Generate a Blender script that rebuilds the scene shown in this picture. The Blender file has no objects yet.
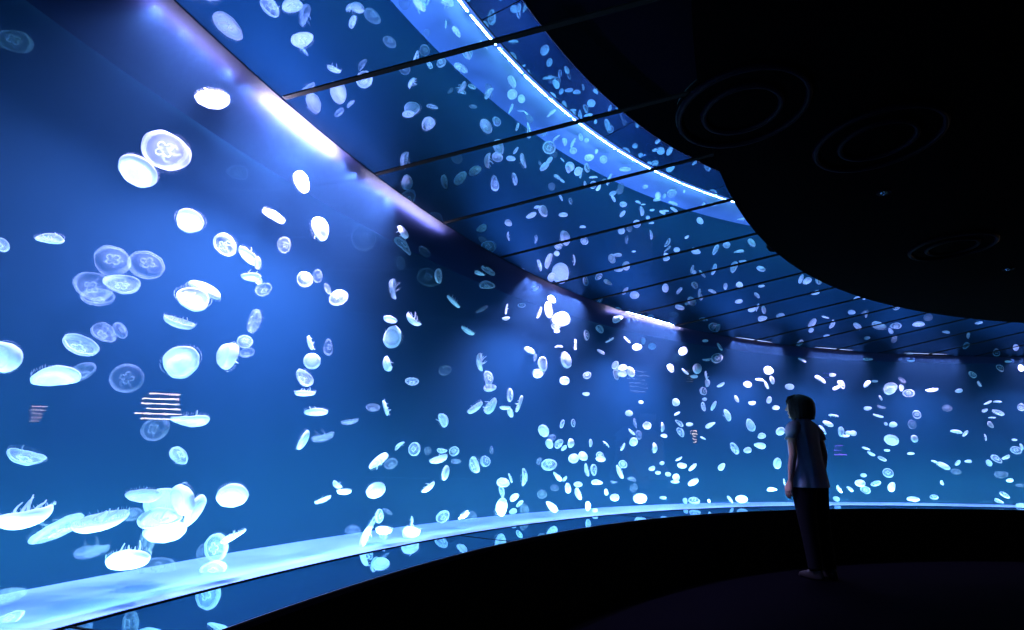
import bpy, bmesh, math, random
import numpy as np
from mathutils import Vector, Matrix
random.seed(7)
S = 1.43                      # metres per unit of the surveyed geometry
HC = 0.945                    # camera height
sc = bpy.context.scene
# ------------------------------------------------------------------ camera
FPX, PITCH, ROLL = 512.54, 0.27698, 0.021065
Fv = Vector((0, math.cos(PITCH), math.sin(PITCH)))
R0 = Vector((1, 0, 0)); U0 = R0.cross(Fv)
Rv = math.cos(ROLL)*R0 + math.sin(ROLL)*U0
Uv = -math.sin(ROLL)*R0 + math.cos(ROLL)*U0
cam = bpy.data.objects.new('camera', bpy.data.cameras.new('camera'))
sc.collection.objects.link(cam)
cam.data.sensor_fit = 'HORIZONTAL'; cam.data.sensor_width = 36
cam.data.lens = FPX/1024*36; cam.data.clip_start = 0.02
M = Matrix(((Rv.x, Uv.x, -Fv.x, 0), (Rv.y, Uv.y, -Fv.y, 0), (Rv.z, Uv.z, -Fv.z, HC), (0, 0, 0, 1)))
cam.matrix_world = M
sc.camera = cam
# ------------------------------------------------------------------ world, view, sampling aids
w = bpy.data.worlds.new('world'); sc.world = w; w.use_nodes = True
w.node_tree.nodes['Background'].inputs[0].default_value = (0.002, 0.003, 0.012, 1)
w.node_tree.nodes['Background'].inputs[1].default_value = 0.25
vs = sc.view_settings; vs.view_transform = 'Standard'; vs.look = 'None'; vs.gamma = 1; vs.use_curve_mapping = False
vs.exposure = -0.12
cy = sc.cycles
cy.max_bounces = 12; cy.diffuse_bounces = 2; cy.glossy_bounces = 4; cy.transmission_bounces = 4
cy.transparent_max_bounces = 24; cy.volume_bounces = 1; cy.sample_clamp_indirect = 3.0
cy.use_denoising = True; cy.caustics_reflective = False; cy.caustics_refractive = False
# ------------------------------------------------------------------ tank geometry
CX, CY = 4.04785*S, -0.45629*S
RG = 5.0305*S                 # glass radius
DEP = 0.3422*S                # depth of the tank behind the glass
RL = RG - 0.25446*S           # inner edge of the ledge
RC = RG - 1.12228*S           # inner edge of the mirror soffit
ZT = HC + S                   # soffit height
ZB = HC - 0.29236*S           # tank bottom
ZL = ZB - 0.003           # ledge top
A0, A1 = math.radians(70), math.radians(206)
def pol(r, a, z=0.0): return Vector((CX + r*math.cos(a), CY + r*math.sin(a), z))
# ------------------------------------------------------------------ tank lamps (real spots under the tank cover)
LAMPS = [(190, 1.0), (174, 1.2), (161, 1.3), (156.5, 2.6), (138.5, 2.4), (126.5, 2.2), (113, 1.5), (103, 1.1), (92.5, 1.2), (81, .9)]
LAMP_COL = (0.62, 0.5, 1.0)
FILL_COL = (0.38, 0.84, 1.0)
POWER = 520.0
def spot(a, k, r, z, power, size, blend, tgt, col, name='lamp_light', soft=0.02):
    l = bpy.data.lights.new(name, 'SPOT'); l.energy = power*k; l.color = col
    l.spot_size = math.radians(size); l.spot_blend = blend; l.shadow_soft_size = soft
    o = bpy.data.objects.new(name, l); sc.collection.objects.link(o)
    o.location = pol(r, a, z)
    d = (tgt - o.location).normalized()
    o.rotation_euler = d.to_track_quat('-Z', 'Y').to_euler()
    return o
for deg, k in LAMPS:
    for q in range(-4, 5):
        a = math.radians(deg + q*.75)
        spot(a, k/9, RG+0.05+.008*(q % 3), ZT-0.015, POWER*.85, 105, 1.0, pol(RG+0.20, a, ZB), LAMP_COL, 'lamp_light', .01)
for i in range(45):
    a = math.radians(72 + 3*i)
    l = bpy.data.lights.new('floor_light', 'AREA'); l.shape = 'RECTANGLE'; l.size = .34; l.size_y = .018; l.energy = 9.5; l.color = FILL_COL
    o = bpy.data.objects.new('floor_light', l); sc.collection.objects.link(o); o.location = pol(RG+.03, a, ZB+.015)
    zz = -(Vector((math.cos(a)*.45, math.sin(a)*.45, 1)).normalized()); tx = Vector((-math.sin(a), math.cos(a), 0))
    o.rotation_euler = Matrix((tx, zz.cross(tx), zz)).transposed().to_euler()
for deg, ln, pw in ((158.4, .5, 110), (162.8, .45, 10), (152, .75, 32), (127.2, 1.2, 50), (139, .5, .8), (113, .6, .15), (103, .6, .15), (92.5, .6, .15)):   # up-lights added to draw the bright streaks on the tank cover
    l = bpy.data.lights.new('added_streak_light', 'AREA'); l.shape = 'ELLIPSE'; l.size = ln; l.size_y = 0.02; l.energy = pw; l.color = (0.75, 0.66, 1.0)
    o = bpy.data.objects.new('added_streak_light', l); sc.collection.objects.link(o)
    a = math.radians(deg); o.location = pol(RG+0.085, a, ZT-0.04)
    tx = Vector((-math.sin(a), math.cos(a), 0)); zz = Vector((0, 0, -1)); yy = zz.cross(tx)
    o.rotation_euler = Matrix((tx, yy, zz)).transposed().to_euler()
# ------------------------------------------------------------------ helpers
def node_mat(name):
    m = bpy.data.materials.new(name); m.use_nodes = True
    nt = m.node_tree; nt.nodes.clear()
    out = nt.nodes.new('ShaderNodeOutputMaterial')
    return m, nt, out
def principled(name, col, rough=0.5, metal=0.0, spec=0.5, noise=0.0, nscale=8.0, bump=0.0, sheen=0.0):
    m, nt, out = node_mat(name)
    b = nt.nodes.new('ShaderNodeBsdfPrincipled'); nt.links.new(b.outputs[0], out.inputs[0])
    b.inputs['Base Color'].default_value = (*col, 1); b.inputs['Roughness'].default_value = rough
    b.inputs['Metallic'].default_value = metal; b.inputs['Specular IOR Level'].default_value = spec
    b.inputs['Sheen Weight'].default_value = sheen
    if noise or bump:
        tc = nt.nodes.new('ShaderNodeTexCoord'); n = nt.nodes.new('ShaderNodeTexNoise')
        n.inputs['Scale'].default_value = nscale; n.inputs['Detail'].default_value = 5
        nt.links.new(tc.outputs['Object'], n.inputs['Vector'])
        if noise:
            mx = nt.nodes.new('ShaderNodeMix'); mx.data_type = 'RGBA'
            mx.inputs[6].default_value = (*[c*(1-noise) for c in col], 1)
            mx.inputs[7].default_value = (*[min(1, c*(1+noise)) for c in col], 1)
            nt.links.new(n.outputs['Fac'], mx.inputs[0]); nt.links.new(mx.outputs[2], b.inputs['Base Color'])
        if bump:
            bp = nt.nodes.new('ShaderNodeBump'); bp.inputs['Strength'].default_value = bump
            bp.inputs['Distance'].default_value = 0.01
            nt.links.new(n.outputs['Fac'], bp.inputs['Height']); nt.links.new(bp.outputs[0], b.inputs['Normal'])
    return m
def obj(name, me, mat=None, parent=None):
    o = bpy.data.objects.new(name, me); sc.collection.objects.link(o)
    if mat and not me.materials: me.materials.append(mat)
    if parent: o.parent = parent
    return o
def mesh_from(name, V, F, smooth=False):
    me = bpy.data.meshes.new(name); me.from_pydata([tuple(v) for v in V], [], F); me.update()
    if smooth: me.polygons.foreach_set('use_smooth', [True]*len(me.polygons))
    return me
def sector(name, prof, a0, a1, n, smooth=True, closed=True):
    """revolve a closed (r, z) profile between two angles, capping the ends"""
    V, F = [], []; k = len(prof)
    for i in range(n+1):
        a = a0 + (a1-a0)*i/n
        for r, z in prof: V.append(pol(r, a, z))
    for i in range(n):
        for j in range(k if closed else k-1):
            j2 = (j+1) % k
            F.append((i*k+j, i*k+j2, (i+1)*k+j2, (i+1)*k+j))
    if closed:
        F.append(tuple(range(k))[::-1]); F.append(tuple(n*k+j for j in range(k)))
    me = mesh_from(name, V, F)
    bm = bmesh.new(); bm.from_mesh(me); bmesh.ops.recalc_face_normals(bm, faces=bm.faces)
    if smooth:
        for f in bm.faces: f.smooth = True
        for e in bm.edges:
            if len(e.link_faces) == 2 and e.calc_face_angle(0) > 0.6: e.smooth = False
    bm.to_mesh(me); bm.free()
    return me
def struct(name, me, mat, label=None):
    o = obj(name, me, mat); o['kind'] = 'structure'
    if label: o['label'] = label
    return o
def tag(o, label, cat, group=None, kind=None):
    o['label'] = label; o['category'] = cat
    if group: o['group'] = group
    if kind: o['kind'] = kind
def rect(r0, r1, z0, z1): return [(r0, z0), (r1, z0), (r1, z1), (r0, z1)]
# ------------------------------------------------------------------ materials of the setting
def mirror_mat(name, col, rough):
    m, nt, out = node_mat(name)
    g = nt.nodes.new('ShaderNodeBsdfGlossy'); g.inputs['Color'].default_value = (*col, 1); g.inputs['Roughness'].default_value = rough
    d = nt.nodes.new('ShaderNodeBsdfDiffuse'); d.inputs['Color'].default_value = (0.0008, 0.001, 0.002, 1)
    ad = nt.nodes.new('ShaderNodeAddShader')
    nt.links.new(g.outputs[0], ad.inputs[0]); nt.links.new(d.outputs[0], ad.inputs[1]); nt.links.new(ad.outputs[0], out.inputs[0])
    return m
M_mirror = mirror_mat('black_mirror_panel', (0.29, 0.41, 0.49), 0.012)
M_ledge = mirror_mat('black_mirror_ledge', (0.42, 0.55, 0.66), 0.02)
M_black = principled('matte_black', (0.0012, 0.0012, 0.002), 0.8, spec=0.02, noise=.3, nscale=30)
M_ceil = principled('black_ceiling_paint', (0.00012, 0.00012, 0.0005), 0.8, spec=0.005, noise=.3, nscale=12)
M_floor = principled('dark_floor', (0.00015, 0.00008, 0.0007), 0.8, spec=0.004, noise=.35, nscale=5)
M_tankback = principled('deep_blue_tank_wall', (0.0002, 0.017, 0.034), 0.8, spec=0.1, noise=.12, nscale=1.6)
M_tankfloor = principled('pale_tank_floor', (0.26, 0.33, 0.45), 0.7, spec=0.1, noise=.1, nscale=6)
M_cover = principled('tank_cover', (0.0022, 0.0026, 0.010), 0.7, spec=0.03, noise=.1, nscale=6)
M_joint = principled('black_joint', (0.002, 0.002, 0.003), 0.9, spec=0.05)
# ------------------------------------------------------------------ setting
def disc_poly(rad, z0, z1, n=160):
    prof = [(0.0, z0), (rad, z0), (rad, z1), (0.0, z1)]
    return prof
struct('floor', sector('floor', [(0.01, -0.1), (RL+0.02, -0.1), (RL+0.02, 0), (0.01, 0)], 0, 2*math.pi, 120), M_floor)
struct('wall_bench', sector('wall_bench', rect(RL, RG+0.02, 0.0, ZL-0.02), A0, A1, 160), M_black)
struct('trim_1', sector('ledge', rect(RL, RG-0.004, ZL-0.02, ZL), A0, A1, 240), M_ledge)
struct('trim_2', sector('ledge_lip', rect(RL-0.003, RL, ZL-0.004, ZL+0.001), A0, A1, 240), principled('lip_metal', (0.02, 0.022, 0.03), 0.35, metal=0.0))
struct('trim_3', sector('glass_seal', rect(RG-0.004, RG+0.004, ZL-0.02, ZB), A0, A1, 240), M_joint)
struct('wall_tank', sector('tank_back', rect(RG+DEP, RG+DEP+0.06, ZB-0.06, ZT+0.06), A0, A1, 240), M_tankback)
struct('floor_tank', sector('tank_floor', rect(RG+0.004, RG+DEP, ZB-0.06, ZB), A0, A1, 240), M_tankfloor)
struct('trim_4', sector('tank_cover', rect(RG+0.008, RG+DEP, ZT, ZT+0.03), A0, A1, 240), M_cover)
struct('ceiling_soffit', sector('soffit', rect(RC, RG, ZT, ZT+0.06), A0, A1, 240), M_mirror)
struct('ceiling', sector('ceiling', [(0.01, ZT-0.012), (RC, ZT-0.012), (RC, ZT+0.08), (0.01, ZT+0.08)], 0, 2*math.pi, 160), M_ceil)
for nm, a0, a1 in (('wall_rear', A1, 2*math.pi+A0),):
    struct(nm, sector(nm, rect(RL, RL+0.1, -0.1, ZT+0.1), a0, a1, 100), M_black)
struct('ceiling_rear', sector('ceiling_rear', rect(RC, RL+0.1, ZT-0.012, ZT+0.08), A1, 2*math.pi+A0, 80), M_ceil)
# glass front
m, nt, out = node_mat('aquarium_glass')
tr = nt.nodes.new('ShaderNodeBsdfTransparent'); tr.inputs[0].default_value = (0.97, 0.985, 1, 1)
gl = nt.nodes.new('ShaderNodeBsdfGlossy'); gl.inputs['Roughness'].default_value = 0.0
fr = nt.nodes.new('ShaderNodeFresnel'); fr.inputs[0].default_value = 1.3
mx = nt.nodes.new('ShaderNodeMixShader')
nt.links.new(fr.outputs[0], mx.inputs[0]); nt.links.new(tr.outputs[0], mx.inputs[1]); nt.links.new(gl.outputs[0], mx.inputs[2]); nt.links.new(mx.outputs[0], out.inputs[0])
M_glass = m
_g = sector('glass', [(RG, ZT), (RG, ZB)], A0, A1, 300, closed=False)
if (_g.polygons[0].normal.xy.dot(Vector((CX, CY)) - _g.polygons[0].center.xy)) < 0: _g.flip_normals()
struct('window_1', _g, M_glass, 'curved clear aquarium glass running the length of the jellyfish tank')
# water
m, nt, out = node_mat('tank_water')
va = nt.nodes.new('ShaderNodeVolumeAbsorption'); va.inputs['Color'].default_value = (0.05, 0.62, 0.97, 1); va.inputs['Density'].default_value = WATER_ABS = 0.55
vsn = nt.nodes.new('ShaderNodeVolumeScatter'); vsn.inputs['Color'].default_value = (0.14, 0.43, 0.85, 1); vsn.inputs['Density'].default_value = 0.08
vsn.inputs['Anisotropy'].default_value = 0.45
ad = nt.nodes.new('ShaderNodeAddShader'); nt.links.new(va.outputs[0], ad.inputs[0]); nt.links.new(vsn.outputs[0], ad.inputs[1]); nt.links.new(ad.outputs[0], out.inputs['Volume'])
struct('water', sector('water', rect(RG+0.006, RG+DEP-0.002, ZB+0.001, ZT-0.004), A0+0.002, A1-0.002, 320), m)
# joints of the soffit panels and of the ledge
for deg in (170, 165.1, 160, 155, 150, 144.8, 139.2, 134.6, 129.5, 124.0, 119.2, 113.9, 109.2, 103.7, 98.4, 93.2, 88, 83, 78):
    a = math.radians(deg); n = len([o for o in sc.objects if o.name.startswith('trim_')]) + 1
    h = 0.010
    V = []
    for z in (ZT-0.004, ZT+0.002):
        for r in (RC, RG-0.006):
            V += [pol(r, a-h/r, z), pol(r, a+h/r, z)]
    me = mesh_from('joint', V, [(0, 1, 3, 2), (4, 6, 7, 5), (0, 4, 5, 1), (2, 3, 7, 6), (0, 2, 6, 4), (1, 5, 7, 3)])
    struct('trim_%d' % n, me, M_joint)
for deg in (178, 163, 147.6, 132.5, 117.5, 102.5, 87.5):
    a = math.radians(deg); n = len([o for o in sc.objects if o.name.startswith('trim_')]) + 1
    V = []
    for z in (ZL-0.004, ZL+0.0015):
        for r in (RL, RG-0.006):
            V += [pol(r, a-0.004/r, z), pol(r, a+0.004/r, z)]
    me = mesh_from('joint', V, [(0, 1, 3, 2), (4, 6, 7, 5), (0, 4, 5, 1), (2, 3, 7, 6), (0, 2, 6, 4), (1, 5, 7, 3)])
    struct('trim_%d' % n, me, M_joint)

JD = """
213 101 34 .7 270 b/165 150 48 .92 120 m/137 172 40 .85 225 b/303 182 23 .75 10 b/50 240 27 .6 270 b/1 245 18 .8 200 m/113 260 38 .9 90 f/92 287 38 .9 200 f/98 298 32 .7 270 f/147 264 36 .9 60 f/
122 285 34 .75 270 m/190 222 30 .85 250 b/225 245 25 .9 200 m/248 257 26 .6 225 b/251 277 18 .6 270 b/192 300 36 .75 250 b/206 288 36 .5 60 b/179 323 32 .45 250 b/183 363 40 .85 300 b/227 356 32 .62 170 b/245 341 16 .9 90 m/
247 353 14 .8 270 f/254 321 26 .5 160 f/80 346 37 .72 240 m/103 334 30 .7 220 f/121 330 20 .7 30 f/56 379 44 .68 270 b/82 373 30 .7 300 f/127 378 33 1 90 f/1 357 40 .85 180 b/190 422 36 .55 270 b/155 429 28 .9 180 f/
180 455 24 .7 45 m/25 458 40 .6 250 m/232 497 32 .85 260 b/25 517 58 .4 290 b/58 531 52 .55 305 m/101 522 54 .5 285 b/92 551 36 .5 285 f/143 497 34 .6 270 b/165 502 40 .9 90 b/182 500 36 .6 200 b/160 520 40 .7 280 b/165 533 42 .65 280 b/
196 511 34 .6 340 b/133 514 20 .8 90 f/145 542 28 .7 180 f/128 560 44 .58 275 b/157 573 34 .9 90 f/215 548 32 .8 200 m/213 570 26 .7 270 m/234 537 24 .45 300 b/202 552 18 .8 180 f/8 597 36 .6 280 f/8 624 26 .8 120 m/14 40 34 .9 90 f/238 173 20 .9 270 f/
273 217 24 .55 235 b/321 229 24 .75 10 b/305 279 17 .95 90 m/318 276 14 .8 0 f/327 289 12 .6 200 f/338 297 20 .8 120 m/264 290 18 .8 300 f/257 263 14 .6 180 b/258 280 10 .8 200 b/285 245 18 .8 0 f/364 238 26 1 90 f/403 232 16 .45 30 b/
404 245 22 .55 45 m/425 251 14 .7 45 f/400 263 14 .7 200 f/393 289 20 .42 180 m/428 277 22 .9 90 f/438 276 15 .6 180 b/310 343 16 .35 200 b/312 361 17 1 90 b/329 347 16 .75 0 f/304 378 20 .75 220 m/305 394 21 .45 270 b/316 413 23 .5 270 b/
392 337 21 .95 180 b/390 320 14 .6 250 b/413 320 18 .45 225 b/387 364 15 .6 200 b/385 408 17 .35 200 b/373 408 14 .7 270 f/412 382 14 .7 270 m/350 422 18 .4 280 f/304 440 22 .5 340 b/323 437 22 .35 280 f/378 460 22 .55 130 b/399 445 13 .5 130 m/
414 449 14 .9 180 m/391 464 14 .8 300 f/344 492 15 .55 270 b/337 485 12 .5 240 m/323 500 17 .3 290 m/376 491 20 .85 290 b/380 516 15 .7 0 m/388 511 12 .5 60 f/372 524 16 .5 330 m/353 530 18 .6 90 f/365 537 24 .4 160 b/384 531 18 .6 270 b/
382 541 18 .6 180 m/411 533 20 .7 270 b/412 522 12 .4 0 m/443 517 15 .8 300 m/464 516 13 .55 310 b/473 518 14 .8 20 f/502 507 18 .65 340 b/501 492 12 .6 190 m/503 482 13 .8 90 b/514 497 11 .7 130 b/520 504 9 .6 310 m/525 509 12 .8 0 f/
489 253 16 .5 60 m/479.5 274 12 .5 250 b/487 286 15 .7 270 m/453 302 17 .4 225 b/482 310 13 .5 300 f/506 309 10 .4 170 b/521.6 305 8 .7 90 m/506 318 8 .6 90 b/535.5 281.6 8 .7 300 b/552 299 9 .8 60 b/548 310 16 .6 190 b/560.5 318 20 .75 90 b/
556.5 326 11 .8 270 m/540 313 12 .3 340 m/467.5 331 15 .45 240 b/480 362 17 .4 180 b/489 378 16 .7 20 m/490 388 12 .7 270 b/475.5 408 18 .5 310 b/491 406 17 .6 320 b/510.5 395 14 .6 0 m/520 404 16 .3 340 b/505 408 11 .5 270 b/510 413 10 .7 200 b/
443.5 420 15 .7 20 b/530 350 12 .6 60 b/535 357 9 .5 0 f/543.5 364 14 .8 0 b/538 374 12 .8 270 b/567 360 17 .7 10 b/564.5 381 10 .9 270 b/559 346 9 .45 90 m/576 344.6 12 .4 0 m/543 431 13 .85 200 b/562.5 424 9 .6 340 m/573.6 423 8 .7 0 m/
445 370 12 .9 90 f/557 331 6 .7 90 b/439 460 19 .55 290 b/442 450 11 .6 90 m/454 451 11 .9 120 m/456 462 11 .6 270 f/446 473 15 .6 345 b/429 488 16 .5 310 b/474 465 17 .7 200 m/485.5 461 12 .8 20 m/428 451 9 .8 0 f/492 450 9 .6 0 f/
525 477 18 .5 0 m/510.5 478 10 .2 20 m/549 464 16 .8 90 m/539 461 9 .6 150 f/549 444 10 .8 200 b/552 437 9 .7 90 f/559 444 11 .7 310 m/564 448 7 .6 310 f/571 443 10 .7 0 b/573.6 458 11 .9 90 b/557 477 11 .6 225 b/565 479 7 .6 320 f/
568 488 11 .6 0 b/554.6 487.5 9 .8 90 f/542 494 10 .9 90 f/552 506 13 .7 45 b/577.5 494 13 .6 200 b/578 484 9 .7 90 b/513 511 8 .8 90 f/617 317 11 .75 130 b/587 335 11 .65 10 m/600 329 10 .7 40 m/610 340.5 9 .4 300 b/627 340 9 .3 225 b/
643.5 341 7 .8 0 f/637 347 9 .8 90 b/601 351.6 9 .5 60 m/667 338 9 .9 90 f/652 346 8 .9 90 f/683 351.6 10 .85 300 b/677 357 10 .9 90 f/671 368 9 .8 30 b/685 371.6 9 .4 225 b/697.5 368.6 11 .85 0 b/694 376.5 7 .6 270 f/615 365 9 .8 150 b/
616 374.6 10 .8 190 b/622.5 367.5 10 .7 90 b/622 374 9 .8 270 b/631 372 10 .85 20 b/587 375 8.5 .9 90 m/586 394 7 .6 270 m/705 338 6 .5 90 m/720 346.5 9 .5 30 b/717 358 11 1 90 m/707 360 9 .5 280 m/706 376 11 .4 190 b/707.5 383 8 .7 0 m/
703.5 391 9 .8 0 m/721 385 9 .5 300 b/704.6 399 5 .8 90 b/737 398.7 8 .6 20 b/629 413 8 .8 90 b/635.5 423 10 .5 10 f/631.6 432 9 .35 225 b/647 426 9 .9 270 b/639 435 9 .8 10 f/633.6 442 9 .95 270 b/623 447 9 .35 330 b/606.5 443.6 9 .35 45 b/
591 443 8 .6 0 b/583 456 10 .9 90 b/600 455 9 .8 90 m/600.6 459.5 10 .7 270 b/586 470 13 .5 190 m/594 470 11 .7 0 m/597 483 11 .65 270 b/619 472 14 .5 200 b/623 464 9 .9 60 m/631.6 479 10 .5 80 f/634 488 9 .9 0 f/614 482.5 9 .5 270 f/
606 492 6 .8 180 b/614.5 497 10 .8 90 b/640 499 14 .8 270 b/663 498 7 .6 270 m/654.6 448 11 .5 0 b/652 468.6 7 .7 300 m/658 473 6 .7 270 m/662 463 5 .8 90 f/663 427 11 .5 0 b/664 436 6 .8 270 b/676 402 8.5 .9 90 b/677 413.5 7 .5 120 m/
679 423.5 9 .65 225 m/680 432.5 11 .7 200 m/689.5 424 7 .7 90 m/703 438 6 .4 60 b/679 459 8 .35 300 b/682 466 10 .7 270 b/693 467.5 11 .5 310 b/676 477 8 .85 90 b/675 482 9 .5 270 m/668 474 6 .8 90 f/693.5 482.5 12 .6 300 b/722 467 8.5 .8 310 b/
734 448.5 13 .65 200 m/710 424.6 10.5 .6 120 b/728 415 13 .6 15 b/714 406 11 .5 330 b/703 406.6 10 .6 190 m/694 500 12 .7 90 m/709 501 4 .8 0 b/685 501 7 .7 180 f/641 402 5 .8 90 m/587.6 506 9 .7 180 b/595 510 6 .8 90 m/
768.7 370 10.5 .85 90 b/760 379.4 9 .5 80 b/766 385 9 .5 200 b/772.4 380 9 .6 10 b/747.6 384.5 8 .9 270 b/789.5 386.5 8 .95 90 m/802.4 360 9 .45 60 m/769.4 400 8 .7 340 b/752 403 8 .6 270 b/818 377.6 6 .7 60 m/751 424.8 12.5 .8 10 b/
761.7 435.7 8.5 .8 90 b/760 446 11 .75 270 b/747.6 450.4 9 .7 290 b/780.7 431.5 10 .85 310 b/776 408 7 .8 270 b/778 463.5 12 .75 340 b/772 490 11 .55 270 b/741.4 498.5 12 .75 90 b/730 499.6 8 .4 30 m/784 482 7 .4 180 b/
820.7 379 12 .45 50 b/832.6 375 7 .6 270 f/842 384.3 11 .65 20 m/836 387.6 8 .6 120 b/867 384 10 .5 140 b/874.6 381 6 .6 90 f/867.4 356.4 9 .5 270 m/911 360.5 7 .5 90 m/890.7 389 15 .85 300 b/901.4 380 9 .6 225 f/901 388 7 .8 180 f/
908.5 393 10.5 .95 90 m/880.5 398 6 .3 20 m/867.7 408 7 .8 90 f/881.4 407 9 .4 250 f/833.6 415 11 .4 80 b/828 423.7 11 .5 60 b/823 429.6 11 .5 30 b/841 431.7 11 .6 180 b/845.7 436 8 .5 270 b/853 433 7 .9 90 b/848.7 432.6 6 .8 90 b/
878 416 10 .45 250 b/916.8 414.5 9 1 90 m/891.5 440.4 14 .9 270 b/914.8 438.6 9 .8 0 b/866 448.7 8 .5 250 b/871 454 8 .6 240 f/882 459 9 .6 240 m/911 453.8 7 .6 270 m/888 472.7 11 .95 90 m/863.6 475.5 6 .8 270 f/893 424.5 8 .8 90 f/
912.4 424.3 11 .8 0 f/887 450.5 6 .6 270 f/886 424 4 .9 0 f/860 482.8 10.5 .8 90 b/865.4 490 9.5 .95 270 m/876 483.8 11 .6 290 m/850 489 8 .5 40 m/839 489 9 .5 200 b/891.5 486.8 11 .7 160 b/913 498.5 12 .6 90 b/934 496.8 8.5 .75 90 m/
942 482.8 6 .6 180 b/943.7 465.4 13 .6 60 b/935 462 7 .4 60 b/836.5 499 7 .8 270 f/1005 494.7 10 .7 45 m/998.7 501.4 10 .6 240 m/1021.5 507 10 .7 90 m/1010 480.5 7 .8 300 m/1001 474 12 .8 90 f/956 471.7 9 .8 270 f/958 463 8 .6 320 f/
968 461 8 .6 90 f/997 458.8 11 .8 40 m/1020 485 9 .6 90 f/972.7 374.5 8.5 .8 30 m/1000.5 368 9 .8 40 m/979.4 383.8 8 .35 200 m/959 391 7 .8 300 f/932 390.2 12 .4 280 b/1020.7 368.3 8 .8 180 b/988 403 9 .45 300 b/997.5 401.7 8 .3 90 f/
985 410.5 6 .7 300 f/998 412.6 11 .6 240 m/1021.3 407.3 9 .9 200 m/1007 357 6 .6 90 m/947 408 9 .9 90 f/956.2 431.4 11 .5 80 b/965.6 433.6 9 .5 320 m/991 424.6 8 .75 10 b/992 417.5 7 .4 90 f/986 437.4 8 .4 0 m/1014.5 440 5 .7 270 m/
1016 450 10.5 .95 90 m/1021.5 447 8 .4 0 f/1006 457.4 9 .5 300 m/988.6 463 8 .8 180 f
"""
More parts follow.
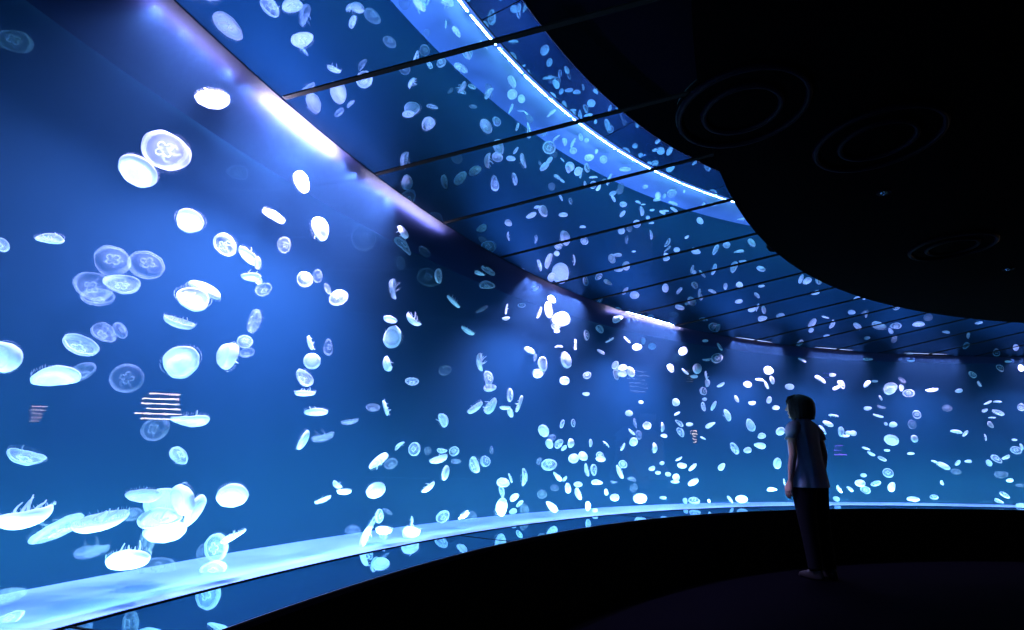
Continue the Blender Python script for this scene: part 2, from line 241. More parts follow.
# ------------------------------------------------------------------ what tells each jellyfish from the others
SEAMS = (160, 155, 150, 144.8, 139.2, 134.6, 129.5, 124.0, 119.2, 113.9, 109.2, 103.7, 98.4)
ORD = ('first', 'second', 'third', 'fourth', 'fifth', 'sixth', 'seventh', 'eighth', 'ninth', 'tenth', 'eleventh', 'twelfth', 'thirteenth', 'fourteenth', 'fifteenth')
OWN = {
 '213 101': 'white moon jellyfish with a hanging curved bell, highest one close below the bright lamp streak',
 '165 150': 'large moon jellyfish with bright rim, touching a smaller solid white one',
 '137 172': 'solid white jellyfish tucked against the lower edge of the large bright-rimmed one near the top',
 '303 182': 'upright egg-shaped white jellyfish right below the end of the bright lamp streak',
 '50 240': 'small white cap-shaped jellyfish alone in the dark upper water near the frame edge',
 '113 260': 'faint clear jellyfish, uppermost disc of the overlapping trio of see-through discs',
 '147 264': 'faint clear jellyfish, disc nearest the violet glow in the see-through trio',
 '92 287': 'faint clear jellyfish, lowest large disc of the overlapping see-through trio',
 '98 298': 'faint jellyfish half hidden beneath the lowest disc of the see-through trio',
 '122 285': 'bright-rimmed oval jellyfish lying over three faint discs',
 '190 222': 'round white jellyfish in the violet glow above two smaller tilted ones',
 '192 300': 'large bright jellyfish, lower one of the crossed pair above the thin crescent',
 '206 288': 'slanted white jellyfish lying across the top of another bright one',
 '179 323': 'thin crescent jellyfish tilted just below the crossed bright pair',
 '183 363': 'big round bright jellyfish, almost face-on, below the thin crescent one',
 '227 356': 'upright oval white jellyfish beside the big round bright one',
 '80 346': 'tilted pale jellyfish above the broad saucer near the frame edge',
 '56 379': 'broad saucer-shaped white jellyfish seen side-on beside a fainter disc',
 '82 373': 'faint disc half hidden behind the broad white saucer-shaped jellyfish',
 '127 378': 'faint face-on jellyfish showing its clover-shaped ring clearly, alone below two pale ones',
 '1 357': 'solid white jellyfish cut off by the edge of the frame at mid height',
 '190 422': 'flat white jellyfish lying level above a faint clover-marked one',
 '155 429': 'faint round clover-marked jellyfish just below the flat level white one',
 '180 455': 'small half-clear jellyfish between the flat white one and the big cluster',
 '25 458': 'half-clear wedge-shaped jellyfish alone above the long white ones near the frame edge',
 '232 497': 'round bright jellyfish alone beside the big white cluster',
 '25 517': 'long white side-on jellyfish cut close to the frame edge with arms raised above it',
 '58 531': 'long half-clear slanted jellyfish between two brighter side-on ones',
 '101 522': 'long white slanted jellyfish reaching into the big white cluster',
 '92 551': 'faint flat jellyfish drifting beneath the row of long slanted ones',
 '165 533': 'white jellyfish at the bottom of the big bright cluster',
 '165 502': 'round white jellyfish at the heart of the big bright cluster',
 '143 497': 'flat white jellyfish at the upper edge of the big bright cluster',
 '182 500': 'upright white jellyfish at the top of the big bright cluster',
 '160 520': 'white jellyfish in the lower middle of the big bright cluster',
 '196 511': 'slim slanted jellyfish on the outer flank of the big bright cluster',
 '128 560': 'oval white jellyfish hovering just above the pale tank floor beneath the cluster',
 '157 573': 'faint clear disc overlapping the pale tank floor beside the oval white one',
 '215 548': 'half-clear round jellyfish low over the tank floor with a slim one crossing it',
 '234 537': 'slim white jellyfish pointing up from the half-clear round one',
 '8 597': 'faint jellyfish over the pale floor strip at the frame edge',
 '14 40': 'faint clear disc in the dark topmost water at the frame edge',
 '312 361': 'round face-on jellyfish with bright rim under a thin upright one',
 '310 343': 'thin upright white jellyfish standing over a round face-on one',
 '316 413': 'bowl-shaped white jellyfish, lowest of the loose vertical string',
 '392 337': 'round bright jellyfish with a small white one touching its top',
 '376 491': 'round jellyfish alone between the crescent pair and the clump over the floor',
 '640 499': 'bright round jellyfish sitting just over the tank floor with its double in the ledge',
 '560.5 318': 'largest white jellyfish of the blazing stack below the ceiling edge',
 '548 310': 'upright white jellyfish in the blazing stack below the ceiling edge',
 '552 299': 'topmost small white jellyfish of the blazing stack below the ceiling edge',
 '890.7 389': 'biggest bright jellyfish high beyond the visitor, egg-shaped and solid white',
 '891.5 440.4': 'biggest round solid white jellyfish beyond the visitor at shoulder height',
 '943.7 465.4': 'slanting white jellyfish with a thin tail beyond the visitor, low in the far water',
 '772 490': 'flat white jellyfish close beside the visitor\'s hand',
 '780.7 431.5': 'round white jellyfish right beside the visitor\'s sleeve',
 '823 429.6': 'white jellyfish half hidden behind the visitor\'s shoulder',
 '828 423.7': 'white jellyfish touching the one behind the visitor\'s shoulder',
 '776 408': 'small white jellyfish in front of the visitor\'s face',
 '769.4 400': 'small upright white jellyfish just above the one before the visitor\'s face',
 '741.4 498.5': 'round bright jellyfish on the tank floor line with its double in the ledge below',
 '913 498.5': 'bright oval jellyfish on the far tank floor line beyond the visitor',
}
def size_word(j): return 'large' if j['s'] >= 28 else 'medium' if j['s'] >= 15 else 'small' if j['s'] >= 9.6 else 'tiny'
def pose_word(j): return 'round' if j['r'] >= .8 else 'oval' if j['r'] > .52 else 'side-on'
LOOK = {'b': 'milky white', 'm': 'half-clear', 'f': 'faint'}
def panel(j):
    a = math.degrees(math.atan2(j['P'].y-CY, j['P'].x-CX)); return sum(1 for s in SEAMS if a < s)
def label_all(js):
    groups = {}
    for j in js:
        key = ('%g %g' % (j['x'], j['y']))
        if key in OWN: j['label'] = OWN[key]; continue
        groups.setdefault((size_word(j), LOOK[j['c']], pose_word(j), panel(j)), []).append(j)
    for (sz, lk, ps, pn), L in groups.items():
        L.sort(key=lambda q: q['y'])
        where = 'the %s ceiling panel from near end' % ORD[pn]
        for i, j in enumerate(L):
            if len(L) == 1: j['label'] = '%s %s %s jellyfish under %s' % (sz, lk, ps, where)
            elif i == 0: j['label'] = '%s %s %s jellyfish, topmost under %s' % (sz, lk, ps, where)
            elif i == len(L)-1: j['label'] = '%s %s %s jellyfish, lowest under %s' % (sz, lk, ps, where)
            else: j['label'] = '%s %s %s jellyfish, %s down under %s' % (sz, lk, ps, ORD[i], where)
def label_for(j): return j['label']
# ------------------------------------------------------------------ moon jellyfish
def jelly_mat(name, kind):
    """thin translucent tissue: an opacity per object, water haze put in (object colour alpha), times a radial pattern of the bell"""
    m, nt, out = node_mat(name)
    N = nt.nodes.new; Lk = nt.links.new
    tc = N('ShaderNodeTexCoord'); oi = N('ShaderNodeObjectInfo')
    sx = N('ShaderNodeSeparateXYZ'); Lk(tc.outputs['Object'], sx.inputs[0])
    cb = N('ShaderNodeCombineXYZ'); Lk(sx.outputs[0], cb.inputs[0]); Lk(sx.outputs[1], cb.inputs[1])
    ln = N('ShaderNodeVectorMath'); ln.operation = 'LENGTH'; Lk(cb.outputs[0], ln.inputs[0])
    def mth(op, a=None, b=None, va=None, vb=None):
        q = N('ShaderNodeMath'); q.operation = op; q.use_clamp = False
        if a is not None: Lk(a, q.inputs[0])
        elif va is not None: q.inputs[0].default_value = va
        if b is not None: Lk(b, q.inputs[1])
        elif vb is not None: q.inputs[1].default_value = vb
        return q.outputs[0]
    alpha = oi.outputs['Alpha']
    if kind == 'bell':
        rp = N('ShaderNodeValToRGB'); Lk(ln.outputs['Value'], rp.inputs[0])
        e = rp.color_ramp.elements
        e[0].position = 0; e[0].color = (.55,)*3+(1,); e[1].position = 1.0; e[1].color = (.75,)*3+(1,)
        for ps, v in ((.42, .42), (.72, .22), (.86, .75), (.95, 1.2)):
            q = e.new(ps); q.color = (v, v, v, 1)
        ns = N('ShaderNodeTexNoise'); ns.inputs['Scale'].default_value = 5; ns.inputs['Detail'].default_value = 3
        Lk(tc.outputs['Object'], ns.inputs['Vector'])
        pat = mth('MULTIPLY', rp.outputs[0], mth('ADD', mth('MULTIPLY', ns.outputs['Fac'], vb=.9), vb=.55))
        # opacity = 1-(1-alpha)^(2*pat)
        f = mth('SUBTRACT', None, mth('POWER', mth('SUBTRACT', None, alpha, va=1.0), mth('MULTIPLY', pat, vb=2.0)), va=1.0)
    else:
        f = mth('SUBTRACT', None, mth('POWER', mth('SUBTRACT', None, alpha, va=1.0), vb=2.2 if kind == 'gonad' else 1.0), va=1.0)
    col = (0.93, 0.95, 1.0, 1)
    df = N('ShaderNodeBsdfDiffuse'); df.inputs[0].default_value = col
    tl = N('ShaderNodeBsdfTranslucent'); tl.inputs[0].default_value = col
    m1 = N('ShaderNodeMixShader'); m1.inputs[0].default_value = 0.5; Lk(df.outputs[0], m1.inputs[1]); Lk(tl.outputs[0], m1.inputs[2])
    tr = N('ShaderNodeBsdfTransparent')
    m2 = N('ShaderNodeMixShader'); Lk(f, m2.inputs[0]); Lk(tr.outputs[0], m2.inputs[1]); Lk(m1.outputs[0], m2.inputs[2])
    Lk(m2.outputs[0], out.inputs[0])
    return m
MJ_bell = jelly_mat('jelly_bell', 'bell'); MJ_gon = jelly_mat('jelly_gonads', 'gonad'); MJ_arm = jelly_mat('jelly_arms', 'arm')

def bell_mesh(name, h, fold, segs, rings, lobes=8, seed=0, skew=0.0):
    """open umbrella, apex +Z, radius 1: outer skin then inner skin"""
    rnd = random.Random(seed)
    ph = rnd.uniform(0, 6.28)
    V, F = [], []
    prof = []
    for i in range(rings+1):
        t = i/rings
        r = math.sin(t*math.pi/2)**0.92
        z = h*math.cos(t*math.pi/2)**0.85
        prof.append((r, z))
    prof.append((0.97, -0.05)); prof.append((0.88, -0.02))
    for i in range(rings-1, -1, -1):
        t = i/rings*0.86
        prof.append((math.sin(t*math.pi/2)*0.9, (h*0.62)*math.cos(t*math.pi/2)**0.9))
    for k, (r, z) in enumerate(prof):
        for s in range(segs):
            a = 2*math.pi*s/segs
            wv = 1 + 0.012*math.cos(lobes*a)*r**3 + fold*math.cos(2*a+ph)*r
            zz = z + fold*0.9*math.cos(2*a+ph+1.2)*r*r + 0.015*math.cos(lobes*a+1)*r**4 + skew*r*math.cos(a+ph)
            V.append((r*wv*math.cos(a), r*wv*math.sin(a), zz))
    K = len(prof)
    for k in range(K-1):
        for s in range(segs):
            s2 = (s+1) % segs
            F.append((k*segs+s, k*segs+s2, (k+1)*segs+s2, (k+1)*segs+s))
    me = mesh_from(name, V, F, True)
    bm = bmesh.new(); bm.from_mesh(me); bmesh.ops.remove_doubles(bm, verts=bm.verts, dist=1e-4)
    bm.to_mesh(me); bm.free()
    me.materials.append(MJ_bell)
    return me
def tube(V, F, pts, rads, n=6):
    base = len(V); up = Vector((0.31, 0.2, 0.93))
    for i, p in enumerate(pts):
        p = Vector(p)
        d = (Vector(pts[min(i+1, len(pts)-1)]) - Vector(pts[max(i-1, 0)])).normalized()
        u = d.cross(up); u = u.normalized() if u.length > 1e-4 else Vector((1, 0, 0)); v = d.cross(u)
        for k in range(n):
            a = 2*math.pi*k/n
            V.append(p + (u*math.cos(a) + v*math.sin(a))*rads[i])
    for i in range(len(pts)-1):
        for k in range(n):
            k2 = (k+1) % n
            F.append((base+i*n+k, base+i*n+k2, base+(i+1)*n+k2, base+(i+1)*n+k))
    F.append(tuple(base+k for k in range(n))[::-1]); F.append(tuple(base+(len(pts)-1)*n+k for k in range(n)))
def gonad_geo(h, n=6, st=7):
    V, F = [], []
    for q in range(4):
        a0 = q*math.pi/2 + 0.4
        c = Vector((0.25*math.cos(a0), 0.25*math.sin(a0), h*0.72))
        pts = []
        for i in range(st):
            t = math.radians(-125 + 250*i/(st-1))
            pts.append(c + Vector((0.15*math.cos(a0+t), 0.15*math.sin(a0+t), 0)))
        tube(V, F, pts, [0.02]+[0.036]*(st-2)+[0.02], n)
    return V, F
def arm_geo(seed, L=0.75, n=5):
    rnd = random.Random(seed); V, F = [], []
    bx, by = rnd.uniform(-.35, .35), rnd.uniform(-.35, .35)
    for q in range(4):
        a = q*math.pi/2 + 0.8 + rnd.uniform(-.2, .2); pts = []; rr = []
        ll = L*rnd.uniform(.55, 1.1)
        for i in range(7):
            t = i/6
            sp = 0.1 + 0.35*math.sin(t*2.2)
            pts.append((sp*math.cos(a+0.5*t) + bx*t*t, sp*math.sin(a+0.5*t) + by*t*t, 0.15 - ll*t + 0.03*math.sin(9*t+q)))
            rr.append(0.02+0.055*math.sin(math.pi*min(1, t*0.9+0.1))*(1-0.4*t))
        tube(V, F, pts, rr, n)
    return V, F
def fringe_geo(seed, count=48, n=3, L=0.16):
    rnd = random.Random(seed); V, F = [], []
    for q in range(count):
        a = 2*math.pi*q/count; l = L*rnd.uniform(.5, 1.3); o = rnd.uniform(-.06, .06)
        pts = [((1.0+.04*t)*math.cos(a+o*t), (1.0+.04*t)*math.sin(a+o*t), -0.03 - l*t) for t in (0, .5, 1)]
        tube(V, F, pts, [0.012, 0.009, 0.004], n)
    return V, F
HTS = [0.36, 0.46, 0.6, 0.30]
BELL = [bell_mesh('bell', HTS[i], [0.05, 0.02, 0.09, 0.12][i], 40, 10, seed=i, skew=[0, .05, .08, 0.02][i]) for i in range(4)]
def matmesh(name, VF, mat):
    me = mesh_from(name, VF[0], VF[1], True); me.materials.append(mat); return me
GON = [matmesh('gonads', gonad_geo(HTS[i]), MJ_gon) for i in range(4)]
ARM = [matmesh('oral_arms', arm_geo(i, [.7, .5, .85, .6][i]), MJ_arm) for i in range(4)]
FRG = [matmesh('fringe', fringe_geo(i), MJ_arm) for i in range(4)]
def joined(name, i):
    bell = bell_mesh('b', HTS[i], [0.05, 0.02, 0.09, 0.12][i], 20, 5, seed=i)
    V = [v.co.copy() for v in bell.vertices]; F = [tuple(p.vertices) for p in bell.polygons]; mi = [0]*len(F)
    for (v2, f2), k in ((gonad_geo(HTS[i], 4, 5), 1), (arm_geo(i, .5, 4), 2)):
        b = len(V); V += [Vector(v) for v in v2]; F += [tuple(x+b for x in f) for f in f2]; mi += [k]*len(f2)
    me = mesh_from(name, V, F, True)
    for mt in (MJ_bell, MJ_gon, MJ_arm): me.materials.append(mt)
    me.polygons.foreach_set('material_index', mi)
    return me
SMALL = [joined('small_jelly', i) for i in range(4)]

def ray(x, y): return (Fv + Rv*((x-512)/FPX) + Uv*((315-y)/FPX)).normalized()
CAMP = Vector((0, 0, HC)); CEN = Vector((CX, CY))
def hit(x, y, rad):
    d = ray(x, y); o = Vector((-CX, -CY)); dd = Vector((d.x, d.y))
    A = dd.dot(dd); B = 2*o.dot(dd); C = o.dot(o) - rad*rad
    t = (-B + math.sqrt(B*B-4*A*C))/(2*A)
    return CAMP + d*t, t
DENS = {'b': .82, 'm': .22, 'f': .055}  # tissue opacity, with the water's haze over the fainter ones put into it
JL = [l.split() for l in JD.replace('\n', '').split('/') if l.strip()]
JL = [(float(x), float(y), float(s), float(r), float(a), c) for x, y, s, r, a, c in JL]
rnd = random.Random(3)
jellies = []
for (x, y, s, r, a, c) in JL:
    # how far behind the glass it swims
    off = {'b': rnd.uniform(.05, .17), 'm': rnd.uniform(.14, .30), 'f': rnd.uniform(.28, .40)}[c]
    P, t = hit(x, y, RG + off)
    depth = t*ray(x, y).dot(Fv)
    obl = 1.0/ray(x, y).dot(Fv)           # stretch towards the frame's corners
    R = s*0.5*depth/FPX/(obl**0.6)
    R = min(R, .115 if s > 20 else .125)
    mg = R*0.95
    off = max(off, min(mg+.01, .2)) ; off = min(off, DEP-mg*0.8)
    P, t = hit(x, y, RG + off)
    P.z = max(ZB+0.3*R, min(ZT-R*0.6, P.z))
    d = ray(x, y); rt = (Rv - d*Rv.dot(d)).normalized(); up = d.cross(rt)*-1
    up = rt.cross(d)
    ct = max(0.02, min(0.99, (r-.38)/.62)); st = math.sqrt(1-ct*ct)
    ar = math.radians(a)
    ax = (rt*math.cos(ar) + up*math.sin(ar))*st + d*(-ct if rnd.random() < .7 else ct)
    jellies.append(dict(off=off, lo=min(R*.5+.02,.12), hi=DEP-R*.7, x=x, y=y, s=s, r=r, a=a, c=c, P=P, R=R, ax=ax.normalized(), v=rnd.randrange(4), spin=rnd.uniform(0, 6.28)))
for it in range(60):          # swim clear of one another, nearer to or farther from the glass
    for i, p in enumerate(jellies):
        for q in jellies[i+1:]:
            if abs(p['x']-q['x']) > 60: continue
            dv = (p['P']-q['P']).length; need = .92*(p['R']+q['R'])
            if dv < need:
                A, B = (p, q) if p['off'] < q['off'] else (q, p)
                A['off'] = max(A['lo'], A['off']-.012); B['off'] = min(B['hi'], B['off']+.012)
                if it > 30:
                    ux, uy = p['x']-q['x'], p['y']-q['y']; un = math.hypot(ux, uy) or 1
                    for z, sg in ((p, 1), (q, -1)): z['x2'] = z.get('x2', z['x'])+sg*.15*ux/un; z['y2'] = z.get('y2', z['y'])+sg*.15*uy/un
                for z in (A, B):
                    t0_ = (z['P']-CAMP).length; P2, t2 = hit(z.get('x2', z['x']), z.get('y2', z['y']), RG+z['off'])
                    z['R'] *= t2/t0_ if t0_ else 1; P2.z = max(ZB+0.3*z['R'], min(ZT-z['R']*0.6, P2.z)); z['P'] = P2
label_all(jellies)
order = sorted(range(len(jellies)), key=lambda i: -jellies[i]['s'])
for k, i in enumerate(order): jellies[i]['rank'] = k
def jmat(j):
    q = j['ax'].to_track_quat('Z', 'Y').to_matrix().to_4x4() @ Matrix.Rotation(j['spin'], 4, 'Z')
    return Matrix.Translation(j['P'] - j['ax']*j['R']*0.15) @ q @ Matrix.Scale(j['R'], 4)
KIND = {'b': 'milky white', 'm': 'half-clear pale blue', 'f': 'faint see-through'}
LABELS = {}
def make_big(j):
    e = bpy.data.objects.new('moon_jellyfish', None); sc.collection.objects.link(e)
    e.empty_display_size = .05; e.matrix_world = jmat(j)
    i = j['v']; dn = DENS[j['c']]
    for nm, me, k in (('bell', BELL[i], 1), ('gonads', GON[i], 1), ('oral_arms', ARM[i], .7), ('tentacle_fringe', FRG[i], .45)):
        o = bpy.data.objects.new(nm, me); sc.collection.objects.link(o); o.parent = e
        o.color = (1, 1, 1, dn*k)
    return e
def make_small(j):
    o = bpy.data.objects.new('moon_jellyfish', SMALL[j['v']]); sc.collection.objects.link(o)
    o.matrix_world = jmat(j); o.color = (1, 1, 1, DENS[j['c']])
    return o
NB = 300
for j in jellies:
    if j['rank'] < NB:
        o = make_big(j) if j['s'] >= 12 else make_small(j)
        o['label'] = label_for(j); o['category'] = 'jellyfish'; o['group'] = 'moon jellyfish in the curved tank'
# the smallest of the swarm, past the first three hundred, one mesh
V, F, mi = [], [], []
for j in jellies:
    if j['rank'] >= NB:
        me = SMALL[j['v']]; Mx = jmat(j); b = len(V)
        V += [Mx @ v.co for v in me.vertices]; F += [tuple(x+b for x in p.vertices) for p in me.polygons]
me = mesh_from('tiny_jellyfish', V, F, True)
m, nt, out = node_mat('tiny_jelly')
df = nt.nodes.new('ShaderNodeBsdfDiffuse'); df.inputs[0].default_value = (.93, .95, 1, 1)
tl = nt.nodes.new('ShaderNodeBsdfTranslucent'); tl.inputs[0].default_value = (.93, .95, 1, 1)
m1 = nt.nodes.new('ShaderNodeMixShader'); nt.links.new(df.outputs[0], m1.inputs[1]); nt.links.new(tl.outputs[0], m1.inputs[2])
tr = nt.nodes.new('ShaderNodeBsdfTransparent'); m2 = nt.nodes.new('ShaderNodeMixShader'); m2.inputs[0].default_value = .5
nt.links.new(tr.outputs[0], m2.inputs[1]); nt.links.new(m1.outputs[0], m2.inputs[2]); nt.links.new(m2.outputs[0], out.inputs[0])
tag(obj('tiny_jellyfish', me, m), 'tiny scattered moon jellyfish, the smallest specks of the swarm in the tank', 'jellyfish', kind='stuff')
# ------------------------------------------------------------------ ring fixtures and small downlights in the black ceiling
ZC = ZT-0.012
M_ring = principled('satin_ring_paint', (0.0008, 0.0008, 0.004), 0.5, spec=0.02)
M_lens = principled('downlight_lens', (0.25, 0.35, 0.45), 0.1, metal=.8)
def ring_geo(c, prof, n=64):
    V, F = [], []; k = len(prof)
    for i in range(n):
        a = 2*math.pi*i/n
        for r, z in prof: V.append((c[0]+r*math.cos(a), c[1]+r*math.sin(a), z))
    for i in range(n):
        for j in range(k):
            F.append((i*k+j, i*k+(j+1) % k, ((i+1) % n)*k+(j+1) % k, ((i+1) % n)*k+j))
    return V, F
def ring_fixture(x, y, R, label):
    e = bpy.data.objects.new('ceiling_speaker', None); sc.collection.objects.link(e); e.location = (x, y, ZC)
    tag(e, label, 'ceiling fixture', 'round fixtures in the black ceiling')
    for nm, r0, r1 in (('outer_ring', R*.9, R), ('inner_ring', R*.52, R*.62)):
        V, F = ring_geo((0, 0), [(r0, 0.001), (r0, -.012), (r0+.3*(r1-r0), -.02), (r1-.2*(r1-r0), -.016), (r1, 0.001)])
        obj(nm, mesh_from(nm, V, F, True), M_ring, e)
    V = [(R*.9*math.cos(2*math.pi*i/48)*k, R*.9*math.sin(2*math.pi*i/48)*k, -0.001-.006*(1-k)) for k in (1, .5) for i in range(48)]
    V.append((0, 0, -0.009))
    F = [(i, (i+1) % 48, 48+(i+1) % 48, 48+i) for i in range(48)] + [(48+i, 48+(i+1) % 48, 96) for i in range(48)]
    obj('grille', mesh_from('grille', V, F, True), M_ceil, e)
ring_fixture(1.62, 1.985, .255, 'large round black ring fixture nearest the camera side of the ceiling')
ring_fixture(2.88, 3.10, .235, 'round black ring fixture farther off in the ceiling, towards the far tank')
ring_fixture(0.93, 1.80, .26, 'round black ring fixture hardly visible in the ceiling, by the mirror edge')
def downlight(x, y, label):
    e = bpy.data.objects.new('ceiling_downlight', None); sc.collection.objects.link(e); e.location = (x, y, ZC)
    tag(e, label, 'downlight', 'small downlights in the black ceiling')
    V, F = ring_geo((0, 0), [(.022, .001), (.022, -.006), (.032, -.008), (.038, .001)], 32)
    obj('trim_ring', mesh_from('trim_ring', V, F, True), M_ring, e)
    V = []; F = []
    for i in range(16):
        a = 2*math.pi*i/16
        V += [(.022*math.cos(a), .022*math.sin(a), -.002), (.014*math.cos(a), .014*math.sin(a), -.010 - .004*(i % 2))]
    V.append((0, 0, -.013))
    for i in range(16):
        j = (i+1) % 16; F += [(2*i, 2*j, 2*j+1, 2*i+1), (2*i+1, 2*j+1, 32)]
    obj('lens', mesh_from('lens', V, F), M_lens, e)
downlight(1.971, 2.438, 'small glinting faceted downlight beside the large ceiling ring')
downlight(3.604, 3.474, 'small dim downlight farthest off in the black ceiling')

# ------------------------------------------------------------------ lit panels on the dark wall past the end of the tank (seen as glints in the glass)
def glow(name, col, e):
    m, nt, out = node_mat(name); g = nt.nodes.new('ShaderNodeEmission'); g.inputs[0].default_value = (*col, 1); g.inputs[1].default_value = e
    nt.links.new(g.outputs[0], out.inputs[0]); return m
def lit_panel(deg, z, w_, h_, rows, mat, label, cat):
    e = bpy.data.objects.new('lit_panel', None); sc.collection.objects.link(e)
    a = math.radians(deg); e.location = pol(RL-.03, a, z); e.rotation_euler = (0, 0, a)
    tag(e, label, cat)
    def box(V, F, x0, x1, y0, y1, z0, z1):
        b = len(V); V += [(x, y, q) for x in (x0, x1) for y in (y0, y1) for q in (z0, z1)]
        F += [tuple(b+i for i in f) for f in ((0, 1, 3, 2), (4, 6, 7, 5), (0, 4, 5, 1), (2, 3, 7, 6), (0, 2, 6, 4), (1, 5, 7, 3))]
    V, F = [], []; box(V, F, 0, .03, -w_/2-.03, w_/2+.03, -h_/2-.03, h_/2+.03)
    obj('frame', mesh_from('frame', V, F), M_black, e)
    V, F = [], []; rq = random.Random(int(deg))
    for i in range(rows):
        zz = -h_/2 + h_*(i+.5)/rows; x = rq.uniform(.25, .5)*w_; s = rq.uniform(-.12, .12)*w_
        box(V, F, -.008, 0, s-x, s+x, zz-h_/rows*.14, zz+h_/rows*.14)
    obj('lit_strips', mesh_from('lit_strips', V, F), mat, e)
lit_panel(61, 1.86, .5, .6, 6, glow('warm_glow', (1, .66, .42), 85), 'framed panel of warm lit strips on the dark wall past the tank end', 'lit panel')
lit_panel(51.5, 1.62, .14, .34, 5, glow('warm_glow_narrow', (1, .62, .38), 40), 'narrow framed panel of warm lit strips, the slimmer of the two warm panels', 'lit panel')
lit_panel(22.6, 1.40, .30, .34, 3, glow('violet_glow', (.35, .14, 1), 25), 'violet lit panel alone on the dark wall behind the visitor', 'lit panel')

# ------------------------------------------------------------------ the visitor
PX, PY = 2.79, 4.98
FACE = math.radians(28.7 - 52)          # heading, clockwise from +Y
root = bpy.data.objects.new('person', None); sc.collection.objects.link(root)
root.location = (PX, PY, 0.0); root.rotation_euler = (0, 0, -FACE)
tag(root, 'person with dark bobbed hair, pale short-sleeved blouse and dark trousers, standing watching the jellyfish', 'person')
M_skin = principled('skin', (0.30, 0.17, 0.14), 0.5, spec=.3, noise=.08, nscale=20)
M_hair = principled('dark_hair', (0.004, 0.003, 0.004), 0.55, spec=.12, noise=.4, nscale=60, bump=.3)
M_blouse = principled('pale_cotton', (0.24, 0.29, 0.40), 0.8, spec=.1, noise=.1, nscale=14, bump=.3)
M_trs = principled('dark_trousers', (0.002, 0.002, 0.005), 0.85, spec=.05, noise=.3, nscale=20)
M_shoe = principled('shoe_leather', (0.005, 0.004, 0.006), 0.5, spec=.3)
def loft(rings, n=28, cap=True, fn=None):
    """rings: (cx, cy, cz, rx, ry[, tilt_x]) ; horizontal ellipses stacked"""
    V, F = [], []
    for q, rg in enumerate(rings):
        cx_, cy_, cz_, rx, ry = rg[:5]; tx = rg[5] if len(rg) > 5 else 0
        for k in range(n):
            a = 2*math.pi*k/n
            f = fn(q/(len(rings)-1), a) if fn else 1
            x, y = rx*f*math.cos(a), ry*f*math.sin(a)
            V.append((cx_+x, cy_+y, cz_ + tx*y))
    for q in range(len(rings)-1):
        for k in range(n):
            k2 = (k+1) % n
            F.append((q*n+k, q*n+k2, (q+1)*n+k2, (q+1)*n+k))
    if cap:
        F.append(tuple(range(n))[::-1]); F.append(tuple((len(rings)-1)*n+k for k in range(n)))
    return V, F
def merge(*vfs):
    V, F = [], []
    for v, f in vfs:
        b = len(V); V += [tuple(q) for q in v]; F += [tuple(i+b for i in q) for q in f]
    return V, F
def ball(c, r, n=14, m=10):
    rx, ry, rz = r if isinstance(r, tuple) else (r, r, r)
    return loft([(c[0], c[1], c[2]-rz*math.cos(math.pi*(i+.15)/(m+.3)), rx*math.sin(math.pi*(i+.15)/(m+.3)), ry*math.sin(math.pi*(i+.15)/(m+.3))) for i in range(m+1)], n)
def limb(pts, rads, n=14):
    V, F = [], []; tube(V, F, pts, rads, n)
    return merge((V, F), ball(pts[0], rads[0], n, 8), ball(pts[-1], rads[-1], n, 8))
def remeshed(name, VF, voxel, mat, smooth_it=3):
    me = mesh_from(name, *VF, True)
    o = bpy.data.objects.new(name, me); sc.collection.objects.link(o)
    md = o.modifiers.new('r', 'REMESH'); md.mode = 'VOXEL'; md.voxel_size = voxel; md.use_smooth_shade = True
    s = o.modifiers.new('s', 'SMOOTH'); s.iterations = smooth_it; s.factor = .5
    bpy.context.view_layer.update()
    ev = o.evaluated_get(bpy.context.evaluated_depsgraph_get())
    m2 = bpy.data.meshes.new_from_object(ev)
    bpy.data.objects.remove(o); m2.name = name
    m2.materials.clear(); m2.materials.append(mat)
    m2.polygons.foreach_set('use_smooth', [True]*len(m2.polygons))
    return obj(name, m2, None, root)
parts = []
# trunk and neck (facing +Y)
parts.append(loft([(0, 0, .80, .135, .095), (0, 0, .88, .155, .11), (0, .0, .96, .135, .098), (0, .01, 1.04, .115, .085), (0, .012, 1.14, .13, .095),
                   (0, .008, 1.24, .15, .10), (0, -.005, 1.30, .142, .078), (0, -.012, 1.345, .09, .056), (0, -.006, 1.39, .05, .048), (0, .004, 1.44, .046, .048), (0, .012, 1.49, .046, .05)], 24))
# head, turned a little further to the tank
HT = math.radians(26)
def hd(x, y, z):
    return (x*math.cos(HT) - y*math.sin(HT), .015 + x*math.sin(HT) + y*math.cos(HT), z + .0)
hv, hf = loft([(0, .018, 1.385, .022, .03), (0, .022, 1.40, .040, .052), (0, .018, 1.43, .056, .070), (0, .01, 1.47, .066, .086), (0, .002, 1.51, .071, .094),
               (0, -.004, 1.545, .070, .094), (0, -.006, 1.575, .058, .078), (0, -.006, 1.595, .034, .048), (0, -.006, 1.602, .012, .018)], 28)
fe = [(hv, hf)]
fe.append(ball((0, .104, 1.478), (.012, .016, .011))); fe.append(limb([(0, .088, 1.515), (0, .104, 1.482)], [.009, .012], 8))   # nose
fe.append(limb([(-.02, .088, 1.447), (0, .094, 1.449), (.02, .088, 1.447)], [.005, .0085, .005], 8))                              # upper lip
fe.append(limb([(-.016, .086, 1.438), (0, .091, 1.436), (.016, .086, 1.438)], [.005, .008, .005], 8))
fe.append(ball((0, .078, 1.41), (.02, .016, .015)))                                                                             # chin
for s_ in (-1, 1):
    fe.append(ball((s_*.071, -.004, 1.49), (.010, .020, .032)))                                                                 # ears
    fe.append(limb([(s_*.012, .087, 1.524), (s_*.045, .076, 1.524)], [.007, .006], 8))                                           # brows
    fe.append(ball((s_*.030, .078, 1.503), (.014, .010, .008)))                                                                 # eyelids
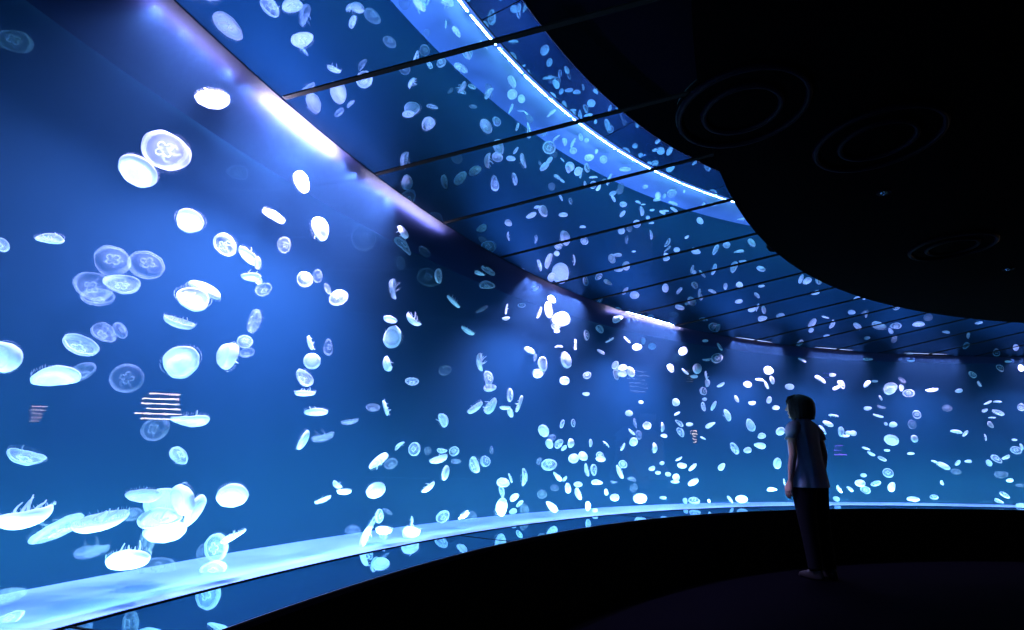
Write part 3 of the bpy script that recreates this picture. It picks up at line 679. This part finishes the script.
hv, hf = merge(*fe)
parts.append(([hd(*v) for v in hv], hf))
# arms and hands
for s_ in (-1, 1):
    sh, el, wr = (s_*.142, -.01, 1.285), (s_*.205, -.03, 1.055), (s_*.205, .03, .83)
    parts.append(limb([sh, (s_*.185, -.02, 1.2), el], [.046, .041, .034]))
    parts.append(limb([el, (s_*.208, -.002, .95), wr], [.034, .032, .021]))
    parts.append(loft([(s_*.203, .068, .725, .012, .034), (s_*.203, .06, .75, .014, .040), (s_*.204, .048, .785, .015, .038), (s_*.205, .035, .815, .016, .026), (s_*.205, .03, .835, .018, .022)], 16))
    for q, (dy, L, r) in enumerate(((.096, .060, .0075), (.077, .070, .008), (.057, .066, .0078), (.038, .050, .007))):
        x0 = s_*.203
        parts.append(limb([(x0, dy, .73), (x0 - s_*.003, dy+.006, .73-L*.42), (x0 - s_*.012, dy+.008, .73-L*.75), (x0 - s_*.024, dy+.006, .73-L)], [r, r*.97, r*.9, r*.75], 8))
    parts.append(limb([(s_*.200, .062, .80), (s_*.190, .100, .775), (s_*.184, .112, .745), (s_*.182, .114, .722)], [.011, .0105, .009, .007], 8))
# legs and feet
for s_ in (-1, 1):
    parts.append(limb([(s_*.082, 0, .84), (s_*.085, .01, .64), (s_*.082, .012, .45), (s_*.082, -.012, .30), (s_*.082, -.02, .10)], [.083, .068, .050, .048, .032]))
    parts.append(limb([(s_*.086, -.045, .045), (s_*.089, .03, .035), (s_*.092, .10, .025)], [.028, .026, .018], 12))
remeshed('body', merge(*parts), .0055, M_skin, 2)
# eyes
for s_ in (-1, 1):
    v, f = ball((s_*.030, .0815, 1.502), (.010, .0075, .006), 12, 8)
    obj('eye', mesh_from('eye', [hd(*q) for q in v], f, True), principled('eye', (.12, .11, .12), .3), root)
# bobbed hair: a thick cap open at the face, ends curling in at the jaw
def hair():
    V, F = [], []; n = 56; rows = 16
    rr = random.Random(5); jit = [rr.uniform(-1, 1) for _ in range(n)]
    def pt(i, k, inner):
        t = i/rows; a = math.radians(48) + math.radians(444-180+0)*0 + k/(n-1)*math.radians(360-96)   # gap of 84 deg in front (+Y)
        ang = math.pi/2 + math.radians(48) + (a - math.radians(48))
        top = math.sin(min(1, t*2.2)*math.pi/2)
        rx = .098*top*(1+.10*math.sin(math.pi*max(0, t-.35)/.65)) ; ry = .118*top*(1+.08*math.sin(math.pi*max(0, t-.35)/.65))
        if t > .85: rx *= 1-.5*(t-.85); ry *= 1-.5*(t-.85)
        z = 1.625 - .235*t**1.35 - (.0 if t < .9 else .006*jit[k])
        side = abs((k/(n-1))-.5)*2                      # 0 back, 1 beside the face
        z -= .012*side*t
        f = 1 + .018*math.sin(k*1.9+t*3) + .012*math.sin(k*4.3)
        if inner: rx *= .86; ry *= .86; z = z*1 - .004 if t > .3 else z - .012
        return (rx*f*math.cos(ang), -.018 + ry*f*math.sin(ang), z)
    for inner in (0, 1):
        for i in range(rows+1):
            for k in range(n): V.append(hd(*pt(i, k, inner)))
    o = (rows+1)*n
    for i in range(rows):
        for k in range(n-1):
            F.append((i*n+k, i*n+k+1, (i+1)*n+k+1, (i+1)*n+k)); F.append((o+i*n+k, o+(i+1)*n+k, o+(i+1)*n+k+1, o+i*n+k+1))
        F.append((i*n, (i+1)*n, o+(i+1)*n, o+i*n)); F.append((i*n+n-1, o+i*n+n-1, o+(i+1)*n+n-1, (i+1)*n+n-1))
    for k in range(n-1): F.append((rows*n+k, rows*n+k+1, o+rows*n+k+1, o+rows*n+k))
    return V, F
hs = [hair()]
# fringe over the forehead
fv, ff = [], []
rr = random.Random(2)
for k in range(26):
    a = math.radians(38 + 104*k/25)
    tube(fv, ff, [hd(.03*math.cos(a), -.01+.03*math.sin(a), 1.612), hd(.072*math.cos(a), -.01+.084*math.sin(a), 1.592), hd(.080*math.cos(a), -.004+.098*math.sin(a), 1.555+rr.uniform(-.004, .004)), hd(.078*math.cos(a), -.002+.099*math.sin(a), 1.530+rr.uniform(-.006, .006))], [.012, .012, .009, .003], 6)
hs.append((fv, ff))
obj('hair', mesh_from('hair', *merge(*hs), True), M_hair, root)
# blouse with cap sleeves, loose hem with soft pleats
def pleat(t, a): return 1 + .028*t0(t)*math.sin(9*a+.6) + .012*t0(t)*math.sin(17*a)
def t0(t): return max(0.0, 1-t)**.8
bl = loft([(0, -.004, .765, .180, .140), (0, -.004, .775, .181, .141), (0, 0, .88, .176, .136), (0, .002, .98, .163, .124), (0, .006, 1.08, .158, .120), (0, .008, 1.18, .160, .118),
           (0, .004, 1.24, .166, .112), (0, -.002, 1.29, .166, .100), (0, -.008, 1.328, .148, .084), (0, -.012, 1.358, .112, .070), (0, -.008, 1.386, .072, .060), (0, -.006, 1.385, .066, .055)], 72, False, pleat)
slv = []
for s_ in (-1, 1):
    V, F = [], []
    tube(V, F, [(s_*.09, -.008, 1.315), (s_*.142, -.01, 1.285), (s_*.180, -.016, 1.25), (s_*.192, -.020, 1.19)], [.060, .064, .058, .058], 20)
    slv.append((V, F[:-2]))
bo = obj('blouse', mesh_from('blouse', *merge(bl, *slv), True), M_blouse, root)
md = bo.modifiers.new('thick', 'SOLIDIFY'); md.thickness = .003
# trousers
tv = [loft([(0, 0, .74, .158, .118), (0, 0, .80, .166, .122), (0, 0, .88, .160, .116), (0, 0, .96, .138, .102)], 36)]
for s_ in (-1, 1):
    tv.append(loft([(s_*.083, -.016, .075, .058, .062), (s_*.083, -.012, .20, .062, .066), (s_*.084, 0, .40, .070, .074), (s_*.085, .008, .60, .082, .092), (s_*.080, .004, .76, .092, .112), (s_*.07, 0, .84, .09, .11)], 24))
remeshed('trousers', merge(*tv), .01, M_trs, 4)
for s_ in (-1, 1):
    v, f = merge(loft([(s_*.09, .035, .0, .040, .118), (s_*.09, .035, .012, .043, .122), (s_*.09, .03, .035, .040, .115), (s_*.088, -.01, .065, .036, .07), (s_*.086, -.03, .085, .034, .045)], 24))
    sh_ = obj('shoe', mesh_from('shoe', v, f, True), M_shoe, root)
